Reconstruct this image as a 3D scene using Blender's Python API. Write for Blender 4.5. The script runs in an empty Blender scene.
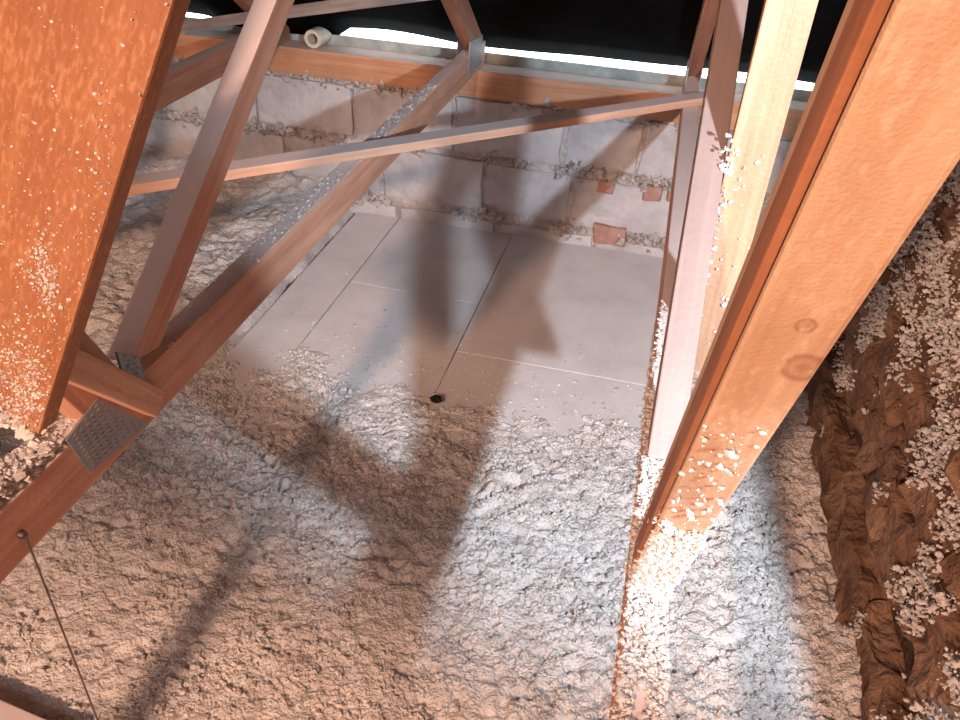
import bpy, bmesh, math, random
import numpy as np
from mathutils import Vector, Matrix, noise as mnoise

random.seed(7)
rng = np.random.default_rng(7)
scene = bpy.context.scene
COL = scene.collection

# ------------------------------------------------------------------ camera
F_PX = 800.0
XD = Vector((.9696, .178, -.164)).normalized()      # world X seen in camera axes (right, down, forward)
YD = Vector((.236, -.546, .803)).normalized()       # world Y (towards the eaves wall)
ZD = Vector((.0534, -.8184, -.5722)).normalized()   # world up
CAM = Vector((0, 0, 1.434))
right = Vector((XD[0], YD[0], ZD[0])).normalized()
fwd = Vector((XD[2], YD[2], ZD[2])).normalized()
up = right.cross(fwd).normalized()
fwd = up.cross(right).normalized()
cam_data = bpy.data.cameras.new('camera')
cam_data.sensor_width = 36.0
cam_data.lens = 36.0 * F_PX / 960.0
cam_data.clip_start = 0.02
cam = bpy.data.objects.new('camera', cam_data)
COL.objects.link(cam)
m = Matrix.Identity(4)
for i in range(3):
    m[i][0] = right[i]; m[i][1] = up[i]; m[i][2] = -fwd[i]; m[i][3] = CAM[i]
cam.matrix_world = m
scene.camera = cam

# ------------------------------------------------------------------ world, lights, exposure
world = bpy.data.worlds.new('daylight')
world.use_nodes = True
bg = world.node_tree.nodes['Background']
bg.inputs['Color'].default_value = (.86, .94, 1.0, 1)
bg.inputs['Strength'].default_value = 5.0
scene.world = world

def lamp(name, kind, loc, power, color, size, target=None, spot=None, blend=.5):
    ld = bpy.data.lights.new(name, kind)
    ld.energy = power; ld.color = color; ld.shadow_soft_size = size
    if kind == 'SPOT':
        ld.spot_size = math.radians(spot); ld.spot_blend = blend
    o = bpy.data.objects.new(name, ld); COL.objects.link(o)
    o.location = loc
    if target is not None:
        o.rotation_euler = (Vector(target) - Vector(loc)).to_track_quat('-Z', 'Y').to_euler()
    return o

# hand torch to the right of the camera, cool white, and a warm bulb hung above on the left
lamp('torch_light', 'SPOT', (.63, .0, 1.45), 185, (.80, .90, 1.0), .03, target=(.03, 2.3, .38), spot=73, blend=.7)
lamp('bulb_light', 'POINT', (-.60, -1.60, 2.05), 330, (1.0, .60, .41), .06)

scene.view_settings.view_transform = 'Standard'
scene.view_settings.look = 'None'
scene.view_settings.gamma = 1.0
scene.view_settings.use_curve_mapping = False
scene.view_settings.exposure = 0.4

# ------------------------------------------------------------------ pixel helpers (direction only; a plane gives the distance)
def ray(u, v):
    c = Vector((u - 480, v - 360, F_PX))
    return right * c.x - up * c.y + fwd * c.z
def hit(u, v, axis, val):
    d = ray(u, v); return CAM + d * ((val - CAM[axis]) / d[axis])
def hx(u, v, x): return hit(u, v, 0, x)
def hy(u, v, y): return hit(u, v, 1, y)
def hz(u, v, z): return hit(u, v, 2, z)

# ------------------------------------------------------------------ materials
def new_mat(name):
    mt = bpy.data.materials.new(name); mt.use_nodes = True
    nt = mt.node_tree
    return mt, nt, nt.nodes['Principled BSDF']
def N(nt, t, **kw):
    n = nt.nodes.new(t)
    for k, v in kw.items(): setattr(n, k, v)
    return n
def ramp(nt, stops):
    r = N(nt, 'ShaderNodeValToRGB'); e = r.color_ramp.elements
    while len(e) < len(stops): e.new(.5)
    for el, (p, c) in zip(e, stops):
        el.position = p; el.color = (*c, 1)
    return r

def wood(name, dark, mid, light, knots=(), dust=0.0, dust_col=(.62, .58, .58), bump=.25, fuzz=90, speck=None):
    mt, nt, b = new_mat(name); L = nt.links.new
    tc = N(nt, 'ShaderNodeTexCoord')
    mp = N(nt, 'ShaderNodeMapping'); mp.inputs['Scale'].default_value = (2.2, 42, 42)
    L(tc.outputs['Object'], mp.inputs['Vector'])
    n1 = N(nt, 'ShaderNodeTexNoise'); n1.inputs['Scale'].default_value = 1.6; n1.inputs['Detail'].default_value = 5; n1.inputs['Distortion'].default_value = .6
    L(mp.outputs['Vector'], n1.inputs['Vector'])
    r = ramp(nt, [(.28, dark), (.5, mid), (.74, light)]); L(n1.outputs['Fac'], r.inputs['Fac'])
    n2 = N(nt, 'ShaderNodeTexNoise'); n2.inputs['Scale'].default_value = 7; n2.inputs['Detail'].default_value = 3
    L(tc.outputs['Object'], n2.inputs['Vector'])
    mx = N(nt, 'ShaderNodeMix', data_type='RGBA', blend_type='MULTIPLY')
    r2 = ramp(nt, [(.3, (.82, .80, .78)), (.7, (1.08, 1.06, 1.05))]); L(n2.outputs['Fac'], r2.inputs['Fac'])
    mx.inputs['Factor'].default_value = .8
    L(r.outputs['Color'], mx.inputs['A']); L(r2.outputs['Color'], mx.inputs['B'])
    col = mx.outputs['Result']
    for (kx, ky, kz, kr) in knots:
        d = N(nt, 'ShaderNodeVectorMath', operation='SUBTRACT'); d.inputs[1].default_value = (kx, ky, kz)
        L(tc.outputs['Object'], d.inputs[0])
        sc = N(nt, 'ShaderNodeVectorMath', operation='MULTIPLY'); sc.inputs[1].default_value = (.75, 1.0, 1.0)
        L(d.outputs[0], sc.inputs[0])
        ln = N(nt, 'ShaderNodeVectorMath', operation='LENGTH'); L(sc.outputs[0], ln.inputs[0])
        dv = N(nt, 'ShaderNodeMath', operation='DIVIDE'); dv.inputs[1].default_value = kr; L(ln.outputs['Value'], dv.inputs[0])
        kn = ramp(nt, [(.0, (.9, .9, .9)), (.45, (.35, .35, .35)), (.75, (.9, .9, .9)), (1.0, (0, 0, 0))]); L(dv.outputs[0], kn.inputs['Fac'])
        mk = N(nt, 'ShaderNodeMix', data_type='RGBA'); L(kn.outputs['Color'], mk.inputs['Factor'])
        L(col, mk.inputs['A']); mk.inputs['B'].default_value = (dark[0]*.62, dark[1]*.5, dark[2]*.45, 1)
        col = mk.outputs['Result']
    n3 = N(nt, 'ShaderNodeTexNoise'); n3.inputs['Scale'].default_value = fuzz; n3.inputs['Detail'].default_value = 4
    L(tc.outputs['Object'], n3.inputs['Vector'])
    if speck:
        ns = N(nt, 'ShaderNodeTexNoise'); ns.inputs['Scale'].default_value = 190; ns.inputs['Detail'].default_value = 3
        ms = N(nt, 'ShaderNodeMapping'); ms.inputs['Scale'].default_value = (.45, 1, 1); L(tc.outputs['Object'], ms.inputs['Vector']); L(ms.outputs[0], ns.inputs['Vector'])
        a2 = N(nt, 'ShaderNodeMath', operation='MULTIPLY_ADD'); a2.inputs[1].default_value = .55; L(n2.outputs['Fac'], a2.inputs[0]); L(ns.outputs['Fac'], a2.inputs[2])
        rs = ramp(nt, [(.80, (0, 0, 0)), (1.0, (.5, .5, .5))]); L(a2.outputs[0], rs.inputs['Fac'])
        mk = N(nt, 'ShaderNodeMix', data_type='RGBA'); L(rs.outputs['Color'], mk.inputs['Factor']); L(col, mk.inputs['A']); mk.inputs['B'].default_value = (*speck, 1)
        col = mk.outputs['Result']
    if dust > 0:
        # dust has settled on faces that look upwards and in loose specks
        ge = N(nt, 'ShaderNodeNewGeometry'); sx = N(nt, 'ShaderNodeSeparateXYZ'); L(ge.outputs['Normal'], sx.inputs[0])
        mr = N(nt, 'ShaderNodeMapRange'); mr.inputs['From Min'].default_value = .2; mr.inputs['From Max'].default_value = .75
        mr.inputs['To Max'].default_value = dust; L(sx.outputs['Z'], mr.inputs['Value'])
        md = N(nt, 'ShaderNodeMix', data_type='RGBA'); L(mr.outputs[0], md.inputs['Factor']); L(col, md.inputs['A'])
        md.inputs['B'].default_value = (*dust_col, 1); col = md.outputs['Result']
    L(col, b.inputs['Base Color'])
    b.inputs['Roughness'].default_value = .62
    ad = N(nt, 'ShaderNodeMath', operation='ADD'); L(n1.outputs['Fac'], ad.inputs[0]); L(n3.outputs['Fac'], ad.inputs[1])
    bp = N(nt, 'ShaderNodeBump'); bp.inputs['Strength'].default_value = bump; bp.inputs['Distance'].default_value = .004
    L(ad.outputs[0], bp.inputs['Height']); L(bp.outputs['Normal'], b.inputs['Normal'])
    return mt

def rough(name, c0, c1, c2, scale=9, detail=6, bump=.5, dist=.01, rgh=.9, bscale=None, spec=.2):
    mt, nt, b = new_mat(name); L = nt.links.new
    tc = N(nt, 'ShaderNodeTexCoord')
    n1 = N(nt, 'ShaderNodeTexNoise'); n1.inputs['Scale'].default_value = scale; n1.inputs['Detail'].default_value = detail; n1.inputs['Roughness'].default_value = .65
    L(tc.outputs['Object'], n1.inputs['Vector'])
    r = ramp(nt, [(.32, c0), (.5, c1), (.68, c2)]); L(n1.outputs['Fac'], r.inputs['Fac'])
    L(r.outputs['Color'], b.inputs['Base Color'])
    n2 = N(nt, 'ShaderNodeTexNoise'); n2.inputs['Scale'].default_value = bscale or scale * 5; n2.inputs['Detail'].default_value = 5
    L(tc.outputs['Object'], n2.inputs['Vector'])
    bp = N(nt, 'ShaderNodeBump'); bp.inputs['Strength'].default_value = bump; bp.inputs['Distance'].default_value = dist
    L(n2.outputs['Fac'], bp.inputs['Height']); L(bp.outputs['Normal'], b.inputs['Normal'])
    b.inputs['Roughness'].default_value = rgh
    b.inputs['Specular IOR Level'].default_value = spec
    return mt

M = {}
M['truss'] = wood('pine_truss', (.47, .23, .155), (.58, .31, .215), (.66, .38, .27), dust=.8, dust_col=(.66, .60, .61))
M['truss_dark'] = wood('pine_truss_dark', (.26, .10, .06), (.34, .15, .09), (.42, .20, .12), dust=.6, dust_col=(.42, .42, .43))  # darker pine for the top chords and the far-left truss
M['plate_wood'] = wood('pine_plate', (.42, .20, .11), (.50, .26, .15), (.56, .32, .20), dust=.6)
M['batten'] = wood('pine_batten', (.50, .28, .19), (.58, .35, .25), (.65, .42, .32), dust=.85, dust_col=(.60, .55, .56))
M['board_orange'] = wood('orange_board', (.225, .085, .034), (.26, .105, .043), (.29, .13, .058), bump=.3, fuzz=180, speck=(.44, .25, .135))
M['pine_side'] = wood('pine_brace', (.56, .27, .13), (.66, .35, .19), (.72, .42, .25), bump=.4, fuzz=160)
M['web_pale'] = wood('pine_web_pale', (.24, .14, .11), (.28, .175, .14), (.32, .215, .18), dust=.5, dust_col=(.25, .22, .225))
M['grey_brace'] = wood('weathered_brace', (.22, .19, .18), (.30, .27, .26), (.38, .35, .34), dust=.6, dust_col=(.42, .42, .43))
M['shade_strip'] = wood('web_shade_strip', (.20, .075, .035), (.27, .11, .05), (.33, .14, .07), bump=.3)  # dark tone stands for shade on the slanting web's side
M['block'] = rough('grey_block', (.36, .35, .36), (.47, .46, .48), (.56, .55, .56), 7)
M['mortar'] = rough('crumbly_mortar', (.34, .29, .27), (.50, .46, .45), (.64, .61, .60), 14, bump=.9, dist=.02)
M['brick'] = rough('red_brick', (.30, .16, .13), (.38, .21, .17), (.44, .29, .25), 12)
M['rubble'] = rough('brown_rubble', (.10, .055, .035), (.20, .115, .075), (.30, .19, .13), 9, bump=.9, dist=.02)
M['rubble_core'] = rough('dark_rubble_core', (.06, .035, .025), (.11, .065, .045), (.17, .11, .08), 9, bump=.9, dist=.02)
M['panel'] = rough('dusty_plasterboard', (.58, .56, .57), (.66, .64, .65), (.72, .70, .70), 5, bump=.12, dist=.004)
M['wool'] = rough('loose_fill_wool', (.54, .49, .47), (.70, .66, .64), (.80, .77, .76), 16, detail=8, bump=.9, dist=.012, bscale=150, spec=.05)
M['fluff'] = rough('white_fluff', (.46, .42, .40), (.56, .53, .51), (.66, .63, .62), 60, bump=.5, dist=.003, spec=.05)
M['felt'] = rough('black_roof_felt', (.003, .003, .0034), (.005, .005, .0055), (.008, .008, .0085), 5, bump=.2, rgh=.95, spec=.03)
M['attic'] = rough('dim_attic_wall', (.16, .12, .10), (.22, .17, .14), (.28, .22, .18), 5)
M['sill'] = rough('grey_green_render', (.26, .30, .29), (.36, .40, .39), (.48, .52, .50), 12)
M['pipe'] = rough('cream_plastic', (.55, .50, .40), (.62, .57, .47), (.66, .61, .52), 20, rgh=.5)
M['hole_mark'] = rough('hole_black', (.01, .008, .007), (.02, .015, .012), (.04, .03, .02), 30)  # black of the lump that stands for a floor hole
def metal(name, c, r):
    mt, nt, b = new_mat(name); L = nt.links.new
    tc = N(nt, 'ShaderNodeTexCoord'); n = N(nt, 'ShaderNodeTexVoronoi'); n.inputs['Scale'].default_value = 120
    L(tc.outputs['Object'], n.inputs['Vector'])
    rr = ramp(nt, [(0, tuple(x*.8 for x in c)), (1, c)]); L(n.outputs['Distance'], rr.inputs['Fac'])
    L(rr.outputs['Color'], b.inputs['Base Color'])
    b.inputs['Metallic'].default_value = .7; b.inputs['Roughness'].default_value = r
    return mt
M['zinc'] = metal('galvanised_plate', (.34, .34, .35), .55)
M['wire'] = metal('dark_wire', (.16, .13, .12), .5)

# ------------------------------------------------------------------ object helpers
def link(name, me, mat, parent=None, M4=None):
    o = bpy.data.objects.new(name, me); COL.objects.link(o)
    if mat is not None and len(me.materials) == 0: me.materials.append(mat)
    M4 = M4 or Matrix.Identity(4)
    if parent is not None:
        o.parent = parent
        o.matrix_basis = Matrix.Translation(-parent.location) @ M4
    else:
        o.matrix_basis = M4
    return o
def tag(o, label, cat, group=None, kind=None):
    if label: o['label'] = label
    if cat: o['category'] = cat
    if group: o['group'] = group
    if kind: o['kind'] = kind
    return o
def empty(name, loc, label=None, cat=None, group=None):
    o = bpy.data.objects.new(name, None); COL.objects.link(o); o.location = loc; o.empty_display_size = .05
    if label: tag(o, label, cat, group)
    return o
def mesh_from_bm(name, bm):
    bmesh.ops.recalc_face_normals(bm, faces=bm.faces)
    me = bpy.data.meshes.new(name); bm.to_mesh(me); bm.free(); return me
def box_mesh(name, sx, sy, sz, bevel=0.0, cuts=0, jit=0.0, seed=0, fine=0.0):
    bm = bmesh.new(); bmesh.ops.create_cube(bm, size=1)
    bmesh.ops.scale(bm, vec=(sx, sy, sz), verts=bm.verts)
    if bevel: bmesh.ops.bevel(bm, geom=list(bm.edges), offset=bevel, segments=2, affect='EDGES', profile=.6)
    if cuts: bmesh.ops.subdivide_edges(bm, edges=list(bm.edges), cuts=cuts, use_grid_fill=True)
    if jit:
        off = Vector((seed*3.7, seed*1.3, seed*2.1))
        for v in bm.verts:
            v.co += mnoise.noise_vector(v.co * 14 + off) * jit
            if fine: v.co += mnoise.noise_vector(v.co * 45 + off) * fine
    return mesh_from_bm(name, bm)
def frame(p0, p1, side):
    """local X along p0->p1, local Y along 'side' made square to it"""
    x = (p1 - p0).normalized(); y = (side - x * side.dot(x)).normalized(); z = x.cross(y)
    R = Matrix((x, y, z)).transposed().to_4x4()
    return Matrix.Translation((p0 + p1) / 2) @ R
def beam(name, p0, p1, side, w, h, mat, parent=None, bevel=.0025, shear0=0.0, shear1=0.0):
    """w along side, h along the third axis; shear cuts the ends at a slant (shift in x per unit z)"""
    p0, p1, side = Vector(p0), Vector(p1), Vector(side)
    Lg = (p1 - p0).length
    bm = bmesh.new(); bmesh.ops.create_cube(bm, size=1)
    bmesh.ops.scale(bm, vec=(Lg, w, h), verts=bm.verts)
    for v in bm.verts:
        v.co.x += (shear0 if v.co.x < 0 else shear1) * v.co.z
    bmesh.ops.bevel(bm, geom=list(bm.edges), offset=bevel, segments=2, affect='EDGES', profile=.6)
    return link(name, mesh_from_bm(name, bm), mat, parent, frame(p0, p1, side))
def struct(name, me, mat, label=None, M4=None):
    o = link(name, me, mat, None, M4); o['kind'] = 'structure'
    if label: o['label'] = label
    return o
def box_at(name, x0, x1, y0, y1, z0, z1, mat, parent=None, **kw):
    me = box_mesh(name, x1-x0, y1-y0, z1-z0, **kw)
    return link(name, me, mat, parent, Matrix.Translation(((x0+x1)/2, (y0+y1)/2, (z0+z1)/2)))

def vnoise(x, y, s, seed):
    """vectorised value noise"""
    r = np.random.default_rng(seed); T = r.random((256, 256))
    fx, fy = x / s + 1000, y / s + 1000
    ix, iy = np.floor(fx).astype(int), np.floor(fy).astype(int)
    tx, ty = fx - ix, fy - iy
    tx = tx*tx*(3-2*tx); ty = ty*ty*(3-2*ty)
    g = lambda a, b: T[a % 256, b % 256]
    return (g(ix, iy)*(1-tx)+g(ix+1, iy)*tx)*(1-ty) + (g(ix, iy+1)*(1-tx)+g(ix+1, iy+1)*tx)*ty
def worley(x, y, s, seed):
    """distance to nearest and second nearest jittered point (in cells)"""
    r = np.random.default_rng(seed); JX = r.random((128, 128)); JY = r.random((128, 128))
    fx, fy = x / s + 640, y / s + 640
    ix, iy = np.floor(fx).astype(int), np.floor(fy).astype(int)
    d1 = np.full(x.shape, 9.0); d2 = d1.copy()
    for a in (-1, 0, 1):
        for b in (-1, 0, 1):
            cx, cy = ix + a, iy + b
            d = np.hypot(cx + JX[cx % 128, cy % 128] - fx, cy + JY[cx % 128, cy % 128] - fy)
            lo = np.minimum(d1, d); d2 = np.minimum(d2, np.maximum(d1, d)); d1 = lo
    return d1, d2
def grid_mesh(name, X, Y, Z, keep=None):
    ny, nx = X.shape
    v = np.stack([X, Y, Z], -1).reshape(-1, 3)
    i = np.arange(ny*nx).reshape(ny, nx)
    f = np.stack([i[:-1, :-1], i[:-1, 1:], i[1:, 1:], i[1:, :-1]], -1).reshape(-1, 4)
    if keep is not None:
        k = keep.reshape(-1); f = f[k[f].any(1)]
        used = np.unique(f); rm = np.zeros(ny*nx, int); rm[used] = np.arange(len(used)); v = v[used]; f = rm[f]
    me = bpy.data.meshes.new(name)
    me.vertices.add(len(v)); me.vertices.foreach_set('co', v.astype(np.float32).ravel())
    me.loops.add(f.size); me.loops.foreach_set('vertex_index', f.astype(np.int32).ravel())
    me.polygons.add(len(f)); me.polygons.foreach_set('loop_start', np.arange(0, f.size, 4, dtype=np.int32))
    me.update(calc_edges=True); me.validate()
    me.polygons.foreach_set('use_smooth', np.ones(len(f), bool))
    return me

_ico = None
def flakes(name, pts, mat, size=(.004, .012), parent=None, squash=.6):
    """loose tufts: small ragged lumps at pts, joined into one mesh"""
    global _ico
    if _ico is None:
        bm = bmesh.new(); bmesh.ops.create_icosphere(bm, subdivisions=1, radius=1)
        _ico = (np.array([v.co[:] for v in bm.verts]), np.array([[v.index for v in f.verts] for f in bm.faces])); bm.free()
    iv, fi = _ico; P = np.array([p[:] for p in pts]); n = len(P)
    s = size[0] + (size[1]-size[0]) * rng.random(n)**2.2
    V = iv[None] * rng.uniform(.45, 1.35, (n, len(iv), 1)) * np.stack([rng.uniform(.6, 1.5, n), rng.uniform(.6, 1.5, n), np.full(n, squash)], -1)[:, None] * s[:, None, None]
    a = rng.uniform(0, 6.283, n); ca, sa = np.cos(a)[:, None], np.sin(a)[:, None]
    V = np.stack([V[..., 0]*ca - V[..., 1]*sa, V[..., 0]*sa + V[..., 1]*ca, V[..., 2]], -1) + P[:, None]
    Fc = (fi[None] + (np.arange(n)*len(iv))[:, None, None]).reshape(-1, 3)
    me = bpy.data.meshes.new(name); me.from_pydata(V.reshape(-1, 3).tolist(), [], Fc.tolist())
    o = link(name, me, mat, parent); o['kind'] = 'stuff'
    return o

# ------------------------------------------------------------------ key levels (floor = top of the ceiling boards = 0)
YW = 2.92                 # face of the eaves wall
Z_CB, Z_CT = .630, .717   # bottom chord
XL0, XL1 = -.713, -.671   # middle-left truss
XR0, XR1 = .062, .106     # right truss
XF0, XF1 = -1.49, -1.448  # far-left truss
XWALL = .585              # right wall face
PITCH = .70
def roof_z(y): return .69 + PITCH * (3.05 - y)

# ------------------------------------------------------------------ setting
fl = box_at('floor', -3.6, .95, -2.6, 3.02, -.12, -.022, M['attic'])
tag(fl, 'dusty ceiling deck below the roof trusses', None, kind='structure')
# plasterboard sheets, each with its own edges
joints = [-1.16, -.975, -.497, .126, .60]
rows = {0: [-.6, 1.2, YW], 1: [-.6, 2.35, YW], 2: [-.6, .9, 2.04, YW], 3: [-.6, 1.6, YW]}
for k in range(4):
    ys = rows[k]
    for j in range(len(ys)-1):
        dz = [.0, -.003, .0, -.004][k] - .0006*(j % 2)
        box_at('ceiling_panel', joints[k]+.0022, joints[k+1]-.0022, ys[j]+.0015, ys[j+1]-.0015, -.022, dz, M['panel'], fl, bevel=.0012)

# eaves wall of grey blocks with crumbling mortar
wb = box_at('wall_back', -3.6, .95, YW+.012, 3.17, -.12, .53, M['mortar'])
tag(wb, 'low eaves wall of grey blocks with crumbling mortar joints and bits of red brick', None, kind='structure')
def block(x0, x1, z0, z1, mat, proud=0.0, nm='block'):
    global _bs
    _bs += 1
    return box_at(nm, x0, x1, YW-proud, YW+.09, z0, z1, mat, wb, bevel=.006, cuts=3, jit=.010, seed=_bs)
_bs = 0
def course(z0, z1, start, widths, gap=.014):
    x = start; i = 0
    while x < .93:
        w = widths[i % len(widths)]; x1 = min(x+w, .945)
        if x1 - x > .05: block(x, x1, z0 + random.uniform(-.006, .006), z1 + random.uniform(-.008, .008), M['block'], random.uniform(-.004, .008))
        x = x1 + gap*random.uniform(.6, 1.6); i += 1
course(.318, .520, -3.5, [.40, .39, .41, .27, .40])
course(.084, .279, -3.3, [.39, .41, .33, .40, .24])
course(-.02, .045, -3.4, [.40, .38])
def brick_px(u0, v0, u1, v1):
    a = hy(u0, v1, YW-.012); c = hy(u1, v0, YW-.012)
    block(a.x, c.x, a.z, c.z, M['brick'], .016, 'brick')
for q in ((592, 229, 627, 243), (642, 188, 664, 199), (666, 189, 690, 201), (596, 183, 614, 192)): brick_px(*q)
# squeezed out mortar lumps along the joints
pts = []
for z0, n in ((.30, 900), (.062, 1300), (.522, 420)):
    for _ in range(n):
        x = random.uniform(-2.2, .6)
        if mnoise.noise(Vector((x*5, z0*9, 3))) > -.12: pts.append(Vector((x, YW-random.uniform(-.006, .014), z0+random.gauss(0, .016))))
o = flakes('mortar_crumb', pts, M['mortar'], (.004, .017), wb, 1.0)

# right-hand wall: rough courses over a deep open joint
def prism_x(name, x0, x1, prof, mat):
    bm = bmesh.new(); a = [bm.verts.new((x0, y, z)) for y, z in prof]; b = [bm.verts.new((x1, y, z)) for y, z in prof]
    bm.faces.new(a); bm.faces.new(b[::-1])
    for i in range(len(prof)): bm.faces.new((a[i-1], a[i], b[i], b[i-1]))
    return link(name, mesh_from_bm(name, bm), mat)
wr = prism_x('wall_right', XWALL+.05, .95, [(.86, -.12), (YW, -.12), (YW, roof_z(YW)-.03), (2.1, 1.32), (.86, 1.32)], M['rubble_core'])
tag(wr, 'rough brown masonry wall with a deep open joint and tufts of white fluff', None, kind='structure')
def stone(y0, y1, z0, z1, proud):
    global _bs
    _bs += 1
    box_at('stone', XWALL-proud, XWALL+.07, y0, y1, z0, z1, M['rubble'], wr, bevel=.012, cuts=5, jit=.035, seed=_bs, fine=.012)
def scourse(z0, z1, lo, hi, pr, y=.85):
    while y < 2.9:
        l = random.uniform(lo, hi); y1 = min(y+l, 2.9)
        if roof_z(y1) - .03 < z1: break
        stone(y, y1, z0+random.uniform(-.01, .01), z1+random.uniform(-.012, .012), pr+random.uniform(-.012, .02)); y = y1+random.uniform(.008, .022)
scourse(-.03, .15, .28, .42, .012)
scourse(.25, .40, .22, .34, .0)
scourse(.425, .56, .20, .33, .008)
scourse(.585, .72, .22, .33, .0)
scourse(.745, .88, .22, .33, .008)
scourse(.905, 1.05, .22, .33, .0)
scourse(1.075, 1.33, .25, .36, .0)

# the rest of the loft shell: far gable on the left, back wall and roof slopes
w2 = box_at('wall_left', -3.7, -3.6, -2.6, 3.1, -.12, 3.9, M['attic']); w2['kind'] = 'structure'; w2['label'] = 'dim gable wall at the left end of the loft'
w3 = box_at('wall_front', -3.7, .95, -2.7, -2.6, -.12, 4.0, M['attic']); w3['kind'] = 'structure'; w3['label'] = 'dim wall behind the viewer'
w4 = box_at('wall_party', .95, 1.05, -2.7, 3.17, -.12, 4.7, M['attic']); w4.name = 'wall_party'; w4['kind'] = 'structure'; w4['label'] = 'party wall rising behind the brown masonry'
nx, ny = 90, 60
gx, gy = np.meshgrid(np.linspace(-3.65, .96, nx), np.linspace(-2.62, 3.05, ny))
gz = .69 + PITCH*(3.05-gy) + .016*(vnoise(gx, gy, .35, 4)-.5)*np.clip((gy-2.3)/.7, 0, 1)*1.2
gz += np.clip((gy-2.9)/.15, 0, 1)*(.009*np.sin(gx*5.2+1.0))
gz -= np.clip((gy-2.85)/.15, 0, 1)*.038*np.clip((-1.22-gx)/.06, 0, 1)*np.clip((gx+1.80)/.1, 0, 1)
gz -= np.clip((gy-2.85)/.15, 0, 1)*.006*np.clip((-.6-gx)/.2, 0, 1)
rf = struct('ceiling', grid_mesh('ceiling', gx, gy, gz), M['felt'], 'black felt underside of the sloping roof')
sm = rf.modifiers.new('thickness', 'SOLIDIFY'); sm.thickness = .02; sm.offset = 1

# wall plate and the grey eaves upstand behind it
wp = beam('trim_1', (-3.55, YW+.045, .582), (.93, YW+.045, .582), (0, 1, 0), .11, .098, M['plate_wood']); wp['kind'] = 'structure'; wp['label'] = 'orange pine wall plate lying along the top of the block wall'
es = box_at('trim_2', -3.6, .95, 3.036, 3.050, .52, .664, M['sill'], None, bevel=.004); es['kind'] = 'structure'; es['label'] = 'grey upstand below the bright eaves gap'

# ------------------------------------------------------------------ nail plates
def nail_plate(poly, n, parent, th=.0016):
    """poly: corner points in order on a face, n: outward normal; punched teeth slots as raised rows"""
    n = Vector(n); bm = bmesh.new()
    a = [bm.verts.new(p + n*th) for p in poly]; b = [bm.verts.new(p - n*.002) for p in poly]
    bm.faces.new(a)
    for i in range(len(poly)): bm.faces.new((a[i], a[i-1], b[i-1], b[i]))
    c = sum(poly, Vector()) / len(poly)
    e1 = (poly[1]-poly[0]).normalized(); e2 = n.cross(e1)
    def inside(p):
        s = None
        for i in range(len(poly)):
            d = (poly[i]-poly[i-1]).cross(p-poly[i-1]).dot(n)
            if s is None: s = d > 0
            elif (d > 0) != s: return False
        return True
    R = 12
    for i in range(-R, R+1):
        for j in range(-R, R+1):
            p = c + e1*(i*.0125) + e2*(j*.0085 + (.004 if i % 2 else 0))
            if not all(inside(p + e1*s*.006 + e2*t*.003) for s in (-1, 1) for t in (-1, 1)): continue
            q = [bm.verts.new(p + e1*s*.004 + e2*t*.0016 + n*th) for s, t in ((-1,-1), (1,-1), (1,1), (-1,1))]
            tp = bm.verts.new(p + n*(th+.0022))
            for k in range(4): bm.faces.new((q[k], q[(k+1) % 4], tp))
    return link('nail_plate', mesh_from_bm('nail_plate', bm), M['zinc'], parent)

# ------------------------------------------------------------------ trusses
Y_NODE = .80
def truss(x0, x1, y_start, label, mat, webmat, inner=True, Y_NODE=.80):
    xc = (x0+x1)/2; w = x1-x0
    t = empty('roof_truss', (xc, YW, Z_CB), label, 'truss', 'roof trusses')
    S = (1, 0, 0)
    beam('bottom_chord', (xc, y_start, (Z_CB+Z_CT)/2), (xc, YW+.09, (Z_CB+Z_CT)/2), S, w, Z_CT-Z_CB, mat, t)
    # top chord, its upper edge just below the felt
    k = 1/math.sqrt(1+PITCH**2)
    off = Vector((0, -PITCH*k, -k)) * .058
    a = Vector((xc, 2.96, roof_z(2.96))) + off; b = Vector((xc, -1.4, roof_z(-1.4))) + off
    beam('top_chord', a, b, S, w, .085, M['truss_dark'], t)
    # outer web, rising from the node towards the eaves
    p0 = Vector((xc, Y_NODE+.008, Z_CT+.006)); d = Vector((0, 1, .70)).normalized()
    e = p0 + d*1.27
    beam('web', p0 + d*.03, e, S, w*.98, .052, webmat, t, shear0=.9)
    if inner:
        q0 = Vector((xc, Y_NODE-.055, Z_CT+.0)); d2 = Vector((0, -.43, .90)).normalized()
        beam('web', q0 - d2*.0, q0 + d2*1.75, S, w*.98, .085, webmat, t, shear0=-.45)
    # heel plate
    for xs, nx_ in ((x1, 1), (x0, -1)):
        ex = xs + nx_*.0004
        pl = [Vector((ex, YW-.16, Z_CB+.015)), Vector((ex, YW+.03, Z_CB+.015)), Vector((ex, YW+.03, Z_CT+.03)), Vector((ex, YW-.16, Z_CT+.045))]
        nail_plate(pl, (nx_, 0, 0), t)
    return t
tL = truss(XL0, XL1, -.55, 'roof truss left of centre with a toothed steel plate at its web joint', M['truss'], M['truss'])
tF = truss(XF0, XF1, -.55, 'dark roof truss at far left, half hidden by the wide orange board', M['truss_dark'], M['truss_dark'])
tR = truss(XR0, XR1, -.10, 'roof truss seen almost edge-on, right of centre beside the pale upright', M['truss'], M['web_pale'], inner=False, Y_NODE=.82)
# joint plates on the visible faces
ex = XL1 + .0004
nail_plate([hx(u, v, ex) for u, v in ((66, 440), (97, 398), (148, 424), (89, 472))], (1, 0, 0), tL)
nail_plate([hx(u, v, ex) for u, v in ((116, 352), (138, 356), (145, 388), (124, 380))], (1, 0, 0), tL)

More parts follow.
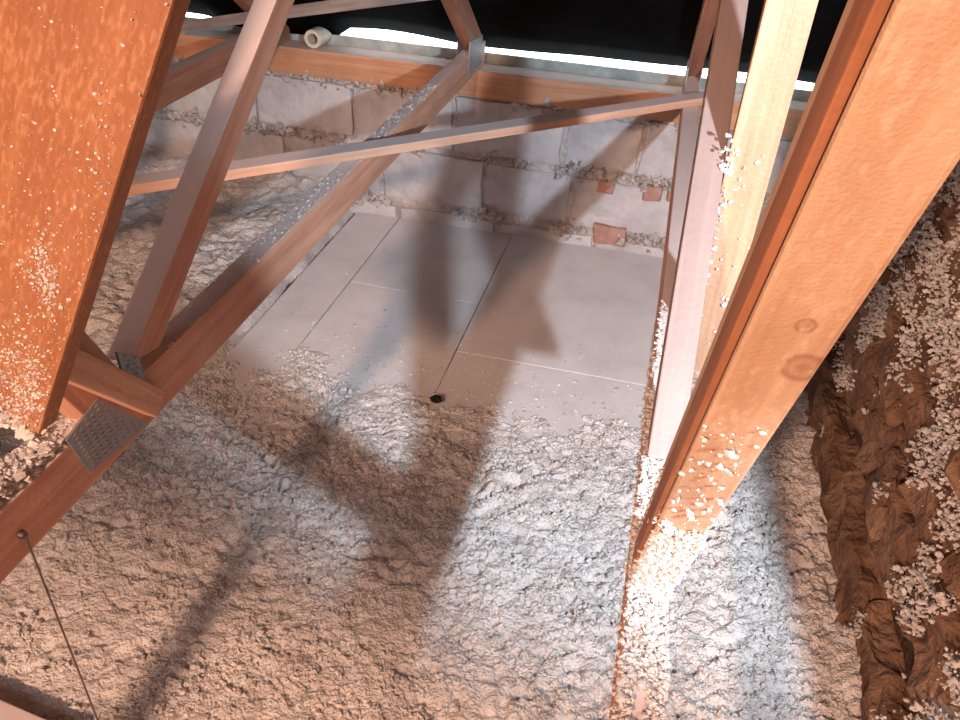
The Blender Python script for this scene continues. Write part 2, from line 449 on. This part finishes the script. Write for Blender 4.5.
# short batten nailed over the side of the left truss joint
a, b = hx(152, 405, XL1+.012), hx(62, 362, XL1+.012)
d = (b-a).normalized()
o = beam('brace_batten', a - d*.012 + Vector((0, 0, .008)), b + d*.05, (1, 0, 0), .022, .042, M['batten'], None, .002)
tag(o, 'short pinkish batten nailed across the joint of the left truss above the steel plate', 'batten')

# diagonal brace over the bottom chords
a, b = hz(716, 96, Z_CT+.012), hz(128, 186, Z_CT+.012)
d = (b-a).normalized()
o = beam('diagonal_brace', a, b + d*.62, (-d.y, d.x, 0), .055, .022, M['batten'], None, .002)
tag(o, 'long thin diagonal batten laid across the trusses to the right-hand eaves joint', 'batten')

# second brace up under the roof at the far left
a, b = hy(186, 26, 2.80), hy(392, -2, 2.30)
d = (b-a).normalized()
o = beam('diagonal_brace', a - d*.05, b + d*.25, (d.y, -d.x, 0), .05, .035, M['grey_brace'], None, .002)
tag(o, 'grey dusty brace high at the far left just below the black roof', 'batten')

# pale upright beside the right truss
YC = 1.19
XC0 = XR1+.002; XC1 = hy(753, 240, YC).x
lo, hi = Vector(((XC0+XC1)/2, YC+.012, .63)), Vector(((XC0+XC1)/2, YC+.012, 1.90))
kz = lambda u, v: hy(u, v, YC).z - (lo.z+hi.z)/2
ky = lambda u, v: hy(u, v, YC).x - (lo.x+hi.x)/2
mc = wood('pale_pine', (.36, .19, .11), (.41, .235, .145), (.45, .28, .19), bump=.35, fuzz=140,
          knots=[(kz(746, 226), -ky(746, 226), -.012, .011), (kz(733, 289), -ky(733, 289), -.012, .008)])
o = beam('upright_board', lo, hi, (-1, 0, 0), XC1-XC0, .024, mc, None, .002)
tag(o, 'pale pine upright board with a round knot, standing beside the right truss', 'board')

# heavy inclined brace coming towards the viewer, right
u_ = Vector((0, .533, -1)).normalized()
A0 = Vector((XR0, .6366 - .533*.001, Z_CT+.001))
wv = Vector((1, 0, 0))
nv = u_.cross(wv).normalized()
if nv.y < 0: nv = -nv
DW, DH = XR1-XR0, .066
base = A0 + wv*DW/2 + nv*DH/2
p0 = base; p1 = base - u_*1.6
Fm = frame(p0, p1, wv).inverted()
def on_d(u, v):
    d = ray(u, v); t = (A0-CAM).dot(nv)/d.dot(nv); return Fm @ (CAM + d*t)
kk = [(*on_d(803, 368), .013), (*on_d(806, 326), .006)]
md = wood('sawn_pine', (.42, .265, .17), (.47, .315, .21), (.51, .36, .255), knots=kk, bump=.2, fuzz=420, speck=(.58, .45, .35))
o = beam('web', p0, p1, wv, DW, DH, md, tR, .003, shear0=-.533)
o['label'] = 'thick sawn pine web slanting up towards the viewer'
# thin strip coloured dark for the shade along its left side's near edge
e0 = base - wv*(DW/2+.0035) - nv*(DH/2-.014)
o = beam('shade_strip', e0 - u_*.06, e0 - u_*1.4, wv, .005, .026, M['shade_strip'], None, .0012)
tag(o, 'thin strip coloured dark as the shade on the left side of the thick slanting web', 'shade_strip')

# wide orange board hanging close on the left
Pb, Pt = hy(37, 438, .50), hy(173, 0, .58)
d = (Pt-Pb).normalized()
t_end = .69
wl = Vector((-1, 0.10, 0)); wl = (wl - d*wl.dot(d)).normalized()
nn = d.cross(wl).normalized()
if nn.y < 0: nn = -nn
BW, BT = .25, .022
top = Pb + d*1.36
while top.z > roof_z(top.y) - .03: top -= d*.01
c0, c1 = Pb + wl*BW/2 + nn*BT/2, top + wl*BW/2 + nn*BT/2
o = beam('wide_board', c0, c1, wl, BW, BT, M['board_orange'], None, .003)
tag(o, 'wide orange board hanging close to the viewer at the left edge', 'board')

# unseen plank added to cast the bulb's band of shadow across the floor
RY, RZ = -.86, 1.53
rn = empty('shadow_plank', (-.70, RY, RZ), 'unseen plank on board hangers, added to shade the floor, left of the viewer', 'shadow_caster')
beam('shadow_plank_board', (-2.3, RY, RZ), (-.38, RY, RZ), (0, 1, 0), .11, .02, M['batten'], rn)
for xh in (XF0-.014, XL0-.014):
    beam('shadow_plank_hanger', (xh, RY-.05, RZ+.012), (xh, RY-.05, roof_z(RY-.05)-.05), (1, 0, 0), .022, .05, M['batten'], rn)

# hanger wire for the ceiling
top = hx(24, 537, XL1+.004)
hw = empty('hanger_wire', (top.x, top.y, 0), 'thin dark hanger wire dropping from a screw in the left truss to the insulation', 'wire')
def tube(name, p0, p1, r, mat, parent, seg=10):
    bm = bmesh.new(); bmesh.ops.create_cone(bm, cap_ends=True, segments=seg, radius1=r, radius2=r, depth=(p1-p0).length)
    x = (p1-p0).normalized(); R = x.to_track_quat('Z', 'Y').to_matrix().to_4x4()
    me = mesh_from_bm(name, bm)
    return link(name, me, mat, parent, Matrix.Translation((p0+p1)/2) @ R)
tube('strand', Vector((top.x+.003, top.y, .0)), top + Vector((.003, 0, .004)), .0013, M['wire'], hw)
bm = bmesh.new(); bmesh.ops.create_cone(bm, cap_ends=True, segments=14, radius1=.006, radius2=.0045, depth=.006)
link('screw_head', mesh_from_bm('screw_head', bm), M['wire'], hw, Matrix.Translation(top + Vector((.0, 0, .004))) @ Matrix.Rotation(math.pi/2, 4, 'Y'))

# cream pipe end by the eaves gap
pc = hy(313, 29, 2.94)
bm = bmesh.new()
prof = [(.020, 0), (.033, 0), (.034, .004), (.034, .12), (.020, .12)]
rings = [[bm.verts.new((r*math.cos(k*math.tau/24), r*math.sin(k*math.tau/24), z)) for k in range(24)] for r, z in prof]
for i in range(len(rings)):
    r0, r1 = rings[i], rings[(i+1) % len(rings)]
    for k in range(24): bm.faces.new((r0[k], r0[(k+1) % 24], r1[(k+1) % 24], r1[k]))
o = link('pipe_end', mesh_from_bm('pipe_end', bm), M['pipe'], None, Matrix.Translation((pc.x, 2.93, .631+.035)) @ Matrix.Rotation(-math.pi/2, 4, 'X'))
tag(o, 'short cream pipe end on the wall plate, left of the bright gap', 'pipe')

# black lump put in for a dark hole in the middle of the floor
dp = hz(436, 405, .0)
bm = bmesh.new(); bmesh.ops.create_icosphere(bm, subdivisions=2, radius=.016)
for v in bm.verts:
    v.co += mnoise.noise_vector(v.co*90)*.008; v.co.z *= .55
for k in range(5):
    a = random.uniform(0, 6.28); l = random.uniform(.012, .024)
    e = Vector((math.cos(a)*l, math.sin(a)*l, .006)); s = Vector((-math.sin(a), math.cos(a), 0))*.0012
    vs = [bm.verts.new(p) for p in (s, -s, e-s, e+s, Vector((0, 0, .004)), e+Vector((0, 0, .002)))]
    bm.faces.new((vs[0], vs[1], vs[2], vs[3])); bm.faces.new((vs[0], vs[4], vs[5], vs[3])); bm.faces.new((vs[1], vs[4], vs[5], vs[2]))
o = link('hole_lump', mesh_from_bm('hole_lump', bm), M['hole_mark'], None, Matrix.Translation((dp.x, dp.y, .022)))
tag(o, 'small black lump put in for a dark hole in the middle of the floor', 'hole_mark')

# end of a timber at the bottom left corner
a, b = hz(50, 752, .06), hz(-40, 712, .06)
d = (b-a).normalized()
o = beam('timber_offcut', a - d*.02, b + d*.25, (-d.y, d.x, 0), .07, .05, M['batten'], None, .003)
tag(o, 'end of a pinkish timber offcut at the bottom left corner', 'timber')

# ------------------------------------------------------------------ loose-fill insulation
def wool_height(x, y):
    edge = y + .16*(vnoise(x, y, .22, 11)-.5) + .10*(vnoise(x, y, .09, 12)-.5)
    reach = np.where(x > .11, 2.9, 1.98 - .10*np.clip(-x-.2, 0, .5) + .25*np.clip(-x-.75, 0, .5))
    cover = np.clip((reach - edge)/.55, -1, 1)
    near = np.clip((1.95-y)/.9, 0, 1)
    w1, w2_ = worley(x + .02*vnoise(x, y, .05, 3), y + .02*vnoise(x, y, .05, 5), .062, 21)
    crack = np.clip((w2_-w1)/.28, 0, 1)
    v1, v2 = worley(x + .012*vnoise(x, y, .02, 8), y, .024, 22)
    crumb = np.clip((v2-v1)/.5, 0, 1)
    n = (vnoise(x, y, .25, 1)-.5)*.030 + (vnoise(x, y, .10, 2)-.5)*.020 + (vnoise(x, y, .04, 6)-.5)*.012 + (vnoise(x, y, .018, 7)-.5)*.013 + (vnoise(x, y, .009, 9)-.5)*.008
    amp = np.clip(cover*1.3, 0, 1)*(.5+.5*vnoise(x, y, .3, 31))
    amp = amp*(1 - .45*np.clip((-.05-x)/.3, 0, 1)*np.clip((1.25-y)/.25, 0, 1))
    pit = np.clip((vnoise(x, y, .030, 51)*.6 + vnoise(x, y, .014, 52)*.4 - .60)/.16, 0, 1)
    h = -.012 + .040*cover + amp*(n + .007*(crack-1) + .010*(crumb-1)*(.3+.7*vnoise(x, y, .15, 32)) - .020*pit) + .004*(vnoise(x, y, .012, 17)-.5)
    # heap on the far left and against the walls
    lft = np.clip((-1.17 - x + .03*(vnoise(x, y, .12, 41)-.5))/.10, 0, 1)
    h = np.where(lft > 0, np.maximum(h, -.02 + lft*(.10 + .09*vnoise(x, y, .3, 42)) + 1.3*n*lft), h)
    h += np.clip((x-.52)/.08, 0, 1)*.02*vnoise(x, y, .06, 45)
    h -= .03*np.clip(1-np.hypot(x-dp.x, y-dp.y)/.03, 0, 1)
    return h
xs = np.concatenate([np.arange(-2.4, -1.25, .010), np.arange(-1.25, .60, .0044)]); ys = np.concatenate([np.arange(.30, 2.3, .0046), np.arange(2.3, 2.915, .009)])
X, Y = np.meshgrid(xs, ys); Z = wool_height(X, Y)
o = link('loose_insulation', grid_mesh('loose_insulation', X, Y, Z, Z > -.016), M['wool'])
tag(o, 'crumbly white loose-fill insulation spread over the loft floor', 'insulation', kind='stuff')

# loose crumbs lying on top
cx = rng.uniform(-1.15, .56, 34000); cy = .55 + 1.45*rng.random(34000)
k = vnoise(cx, cy, .12, 61) + .5*vnoise(cx, cy, .03, 62) > .62
cx, cy = cx[k], cy[k]; cz = wool_height(cx, cy)
cp = [(a, b, c+.001) for a, b, c in zip(cx, cy, cz) if c > 0]
o = flakes('insulation_crumb', cp, M['wool'], (.002, .0085), squash=.8); tag(o, 'coarse crumbs lying on the loose-fill insulation', 'insulation')

# tufts of fluff caught on the timbers and the wall, one piece of stuff per place
pts = []
for _ in range(6500):      # on the near end of the right chord
    y = random.uniform(.30, 1.3); x = random.uniform(XR0-.003, XR1+.003)
    if mnoise.noise(Vector((x*30, y*12, 3))) > -.35 and random.random() < math.exp(-max(0, y-.9)*6): pts.append((x, y, Z_CT+random.uniform(0, .005)))
for _ in range(260):
    y = random.uniform(.3, 1.2); pts.append((XR0-random.uniform(0, .003), y, random.uniform(Z_CB, Z_CT)))
o = flakes('fluff_layer', pts, M['fluff'], (.0010, .0045)); tag(o, 'layer of white fluff on the right truss below the slanting web', 'fluff')
pts = []
for _ in range(15000):     # foot of the slanting web
    t = .46*random.random(); s = random.random()
    p = A0 - u_*t + wv*DW*s - nv*random.uniform(-.002, .005)
    lim = .215 + .05*s + .12*mnoise.noise(Vector((t*18, s*3, 1)))
    if t < lim*(.62 + .38*random.random()) or random.random() < .014: pts.append(p)
for _ in range(300):
    t = .25*random.random(); pts.append(A0 - u_*t - wv*random.uniform(0, .003) + nv*random.random()*.05)
o = flakes('fluff_layer', pts, M['fluff'], (.0007, .0036), squash=.9); tag(o, 'white fluff clinging to the foot of the thick slanting web', 'fluff')
pts = []
for _ in range(300):      # foot of the upright
    z = .64 + .42*random.random()**1.5; x = random.uniform(XC0-.012, XC1) if random.random() < .3 else XC0 + random.uniform(-.012, .012)
    pts.append((x, YC-.001-random.uniform(-.002, .004), z))
o = flakes('fluff_layer', pts, M['fluff'], (.0015, .005), squash=.9); tag(o, 'white fluff caught at the foot of the pale upright board', 'fluff')
pts = []
for _ in range(12000):     # on the wide board
    s = random.random(); t = random.random()**1.3*.62
    p = Pb + d*0
    cl = mnoise.noise(Vector((s*5, t*11, 6)))
    dens = .10 + max(0, .55 - t*2.2) + (max(0, cl)*.5)
    if random.random() < dens*.45: pts.append(Pb + (Pt-Pb).normalized()*t + wl*BW*s*.8 - nn*random.uniform(-.0008, .0012))
def on_board(u, v):
    dd = ray(u, v); return CAM + dd*((Pb-CAM).dot(nn)/dd.dot(nn))
for cu, cv, su, sv, n_ in ((44, 268, 7, 20, 260), (50, 300, 5, 14, 90), (18, 400, 16, 16, 420), (36, 380, 10, 18, 260), (10, 360, 12, 14, 160), (100, 200, 8, 60, 120)):
    for _ in range(n_): pts.append(on_board(random.gauss(cu, su), random.gauss(cv, sv)) - nn*random.uniform(-.0005, .0012))
pts = [p for p in pts if (p-Pb).dot(wl) > .002 and (p-Pb).dot((Pt-Pb).normalized()) > .0]
o = flakes('fluff_speck', pts, M['fluff'], (.0004, .0020), squash=.9); tag(o, 'specks of pale fluff stuck to the face of the wide orange board', 'fluff')
pts = []
for _ in range(500):       # bottom end of the wide board
    s = random.random()*.7
    pts.append(Pb + wl*BW*s + (Pt-Pb).normalized()*random.gauss(.0, .008) + nn*random.uniform(-.003, BT))
o = flakes('fluff_layer', pts, M['fluff'], (.002, .007), squash=.9); tag(o, 'ragged pale fluff along the bottom end of the wide orange board', 'fluff')
pts = []
for _ in range(3000):      # heap on the left chord
    y = random.uniform(.30, .70); pts.append((random.uniform(XL0, XL1-.004), y, Z_CT + random.random()*.028*math.sin((y-.3)/.4*math.pi)))
o = flakes('fluff_heap', pts, M['fluff'], (.002, .007)); tag(o, 'cream heap of fluff lying on the left truss under the wide board', 'fluff')
pts = []
for _ in range(700):       # dusting on chords further on
    y = random.uniform(.85, 2.4); pts.append((random.uniform(XL0, XL1), y, Z_CT+.001))
o = flakes('fluff_speck', pts, M['fluff'], (.001, .004)); tag(o, 'thin scatter of fluff along the top of the left truss chord', 'fluff')
pts = []
for _ in range(80000):     # right wall
    y = random.uniform(.55, 2.8); z = random.uniform(.0, min(1.05, roof_z(y)-.1))
    c = mnoise.noise(Vector((y*7, z*9, 2))) + .6*mnoise.noise(Vector((y*19, z*23, 5)))
    bias = -.25 + (.75 if z > .46 else 0) * min(1, (z-.46)/.2 if z > .46 else 0) + (.32 if y < 1.15 and .2 < z else 0)
    if .14 < z < .26: bias -= .5
    if c + bias > .22: pts.append((XWALL - random.uniform(.0, .03), y, z))
o = flakes('fluff_patch', pts, M['fluff'], (.0012, .006), squash=.9); tag(o, 'tufts of white fluff blown onto the rough right-hand wall', 'fluff')
pts = []
cx = rng.uniform(-1.1, .12, 3000); cy = 1.5 + np.abs(rng.normal(0, .28, 3000))   # loose crumbs on the bare boards
cz = np.maximum(0, wool_height(cx, cy)) + .001
pts = [(a, b, c) for a, b, c in zip(cx, cy, cz) if b < 2.88]
o = flakes('insulation_crumb', pts, M['wool'], (.001, .006)); tag(o, 'loose crumbs of insulation scattered on the bare boards', 'insulation')
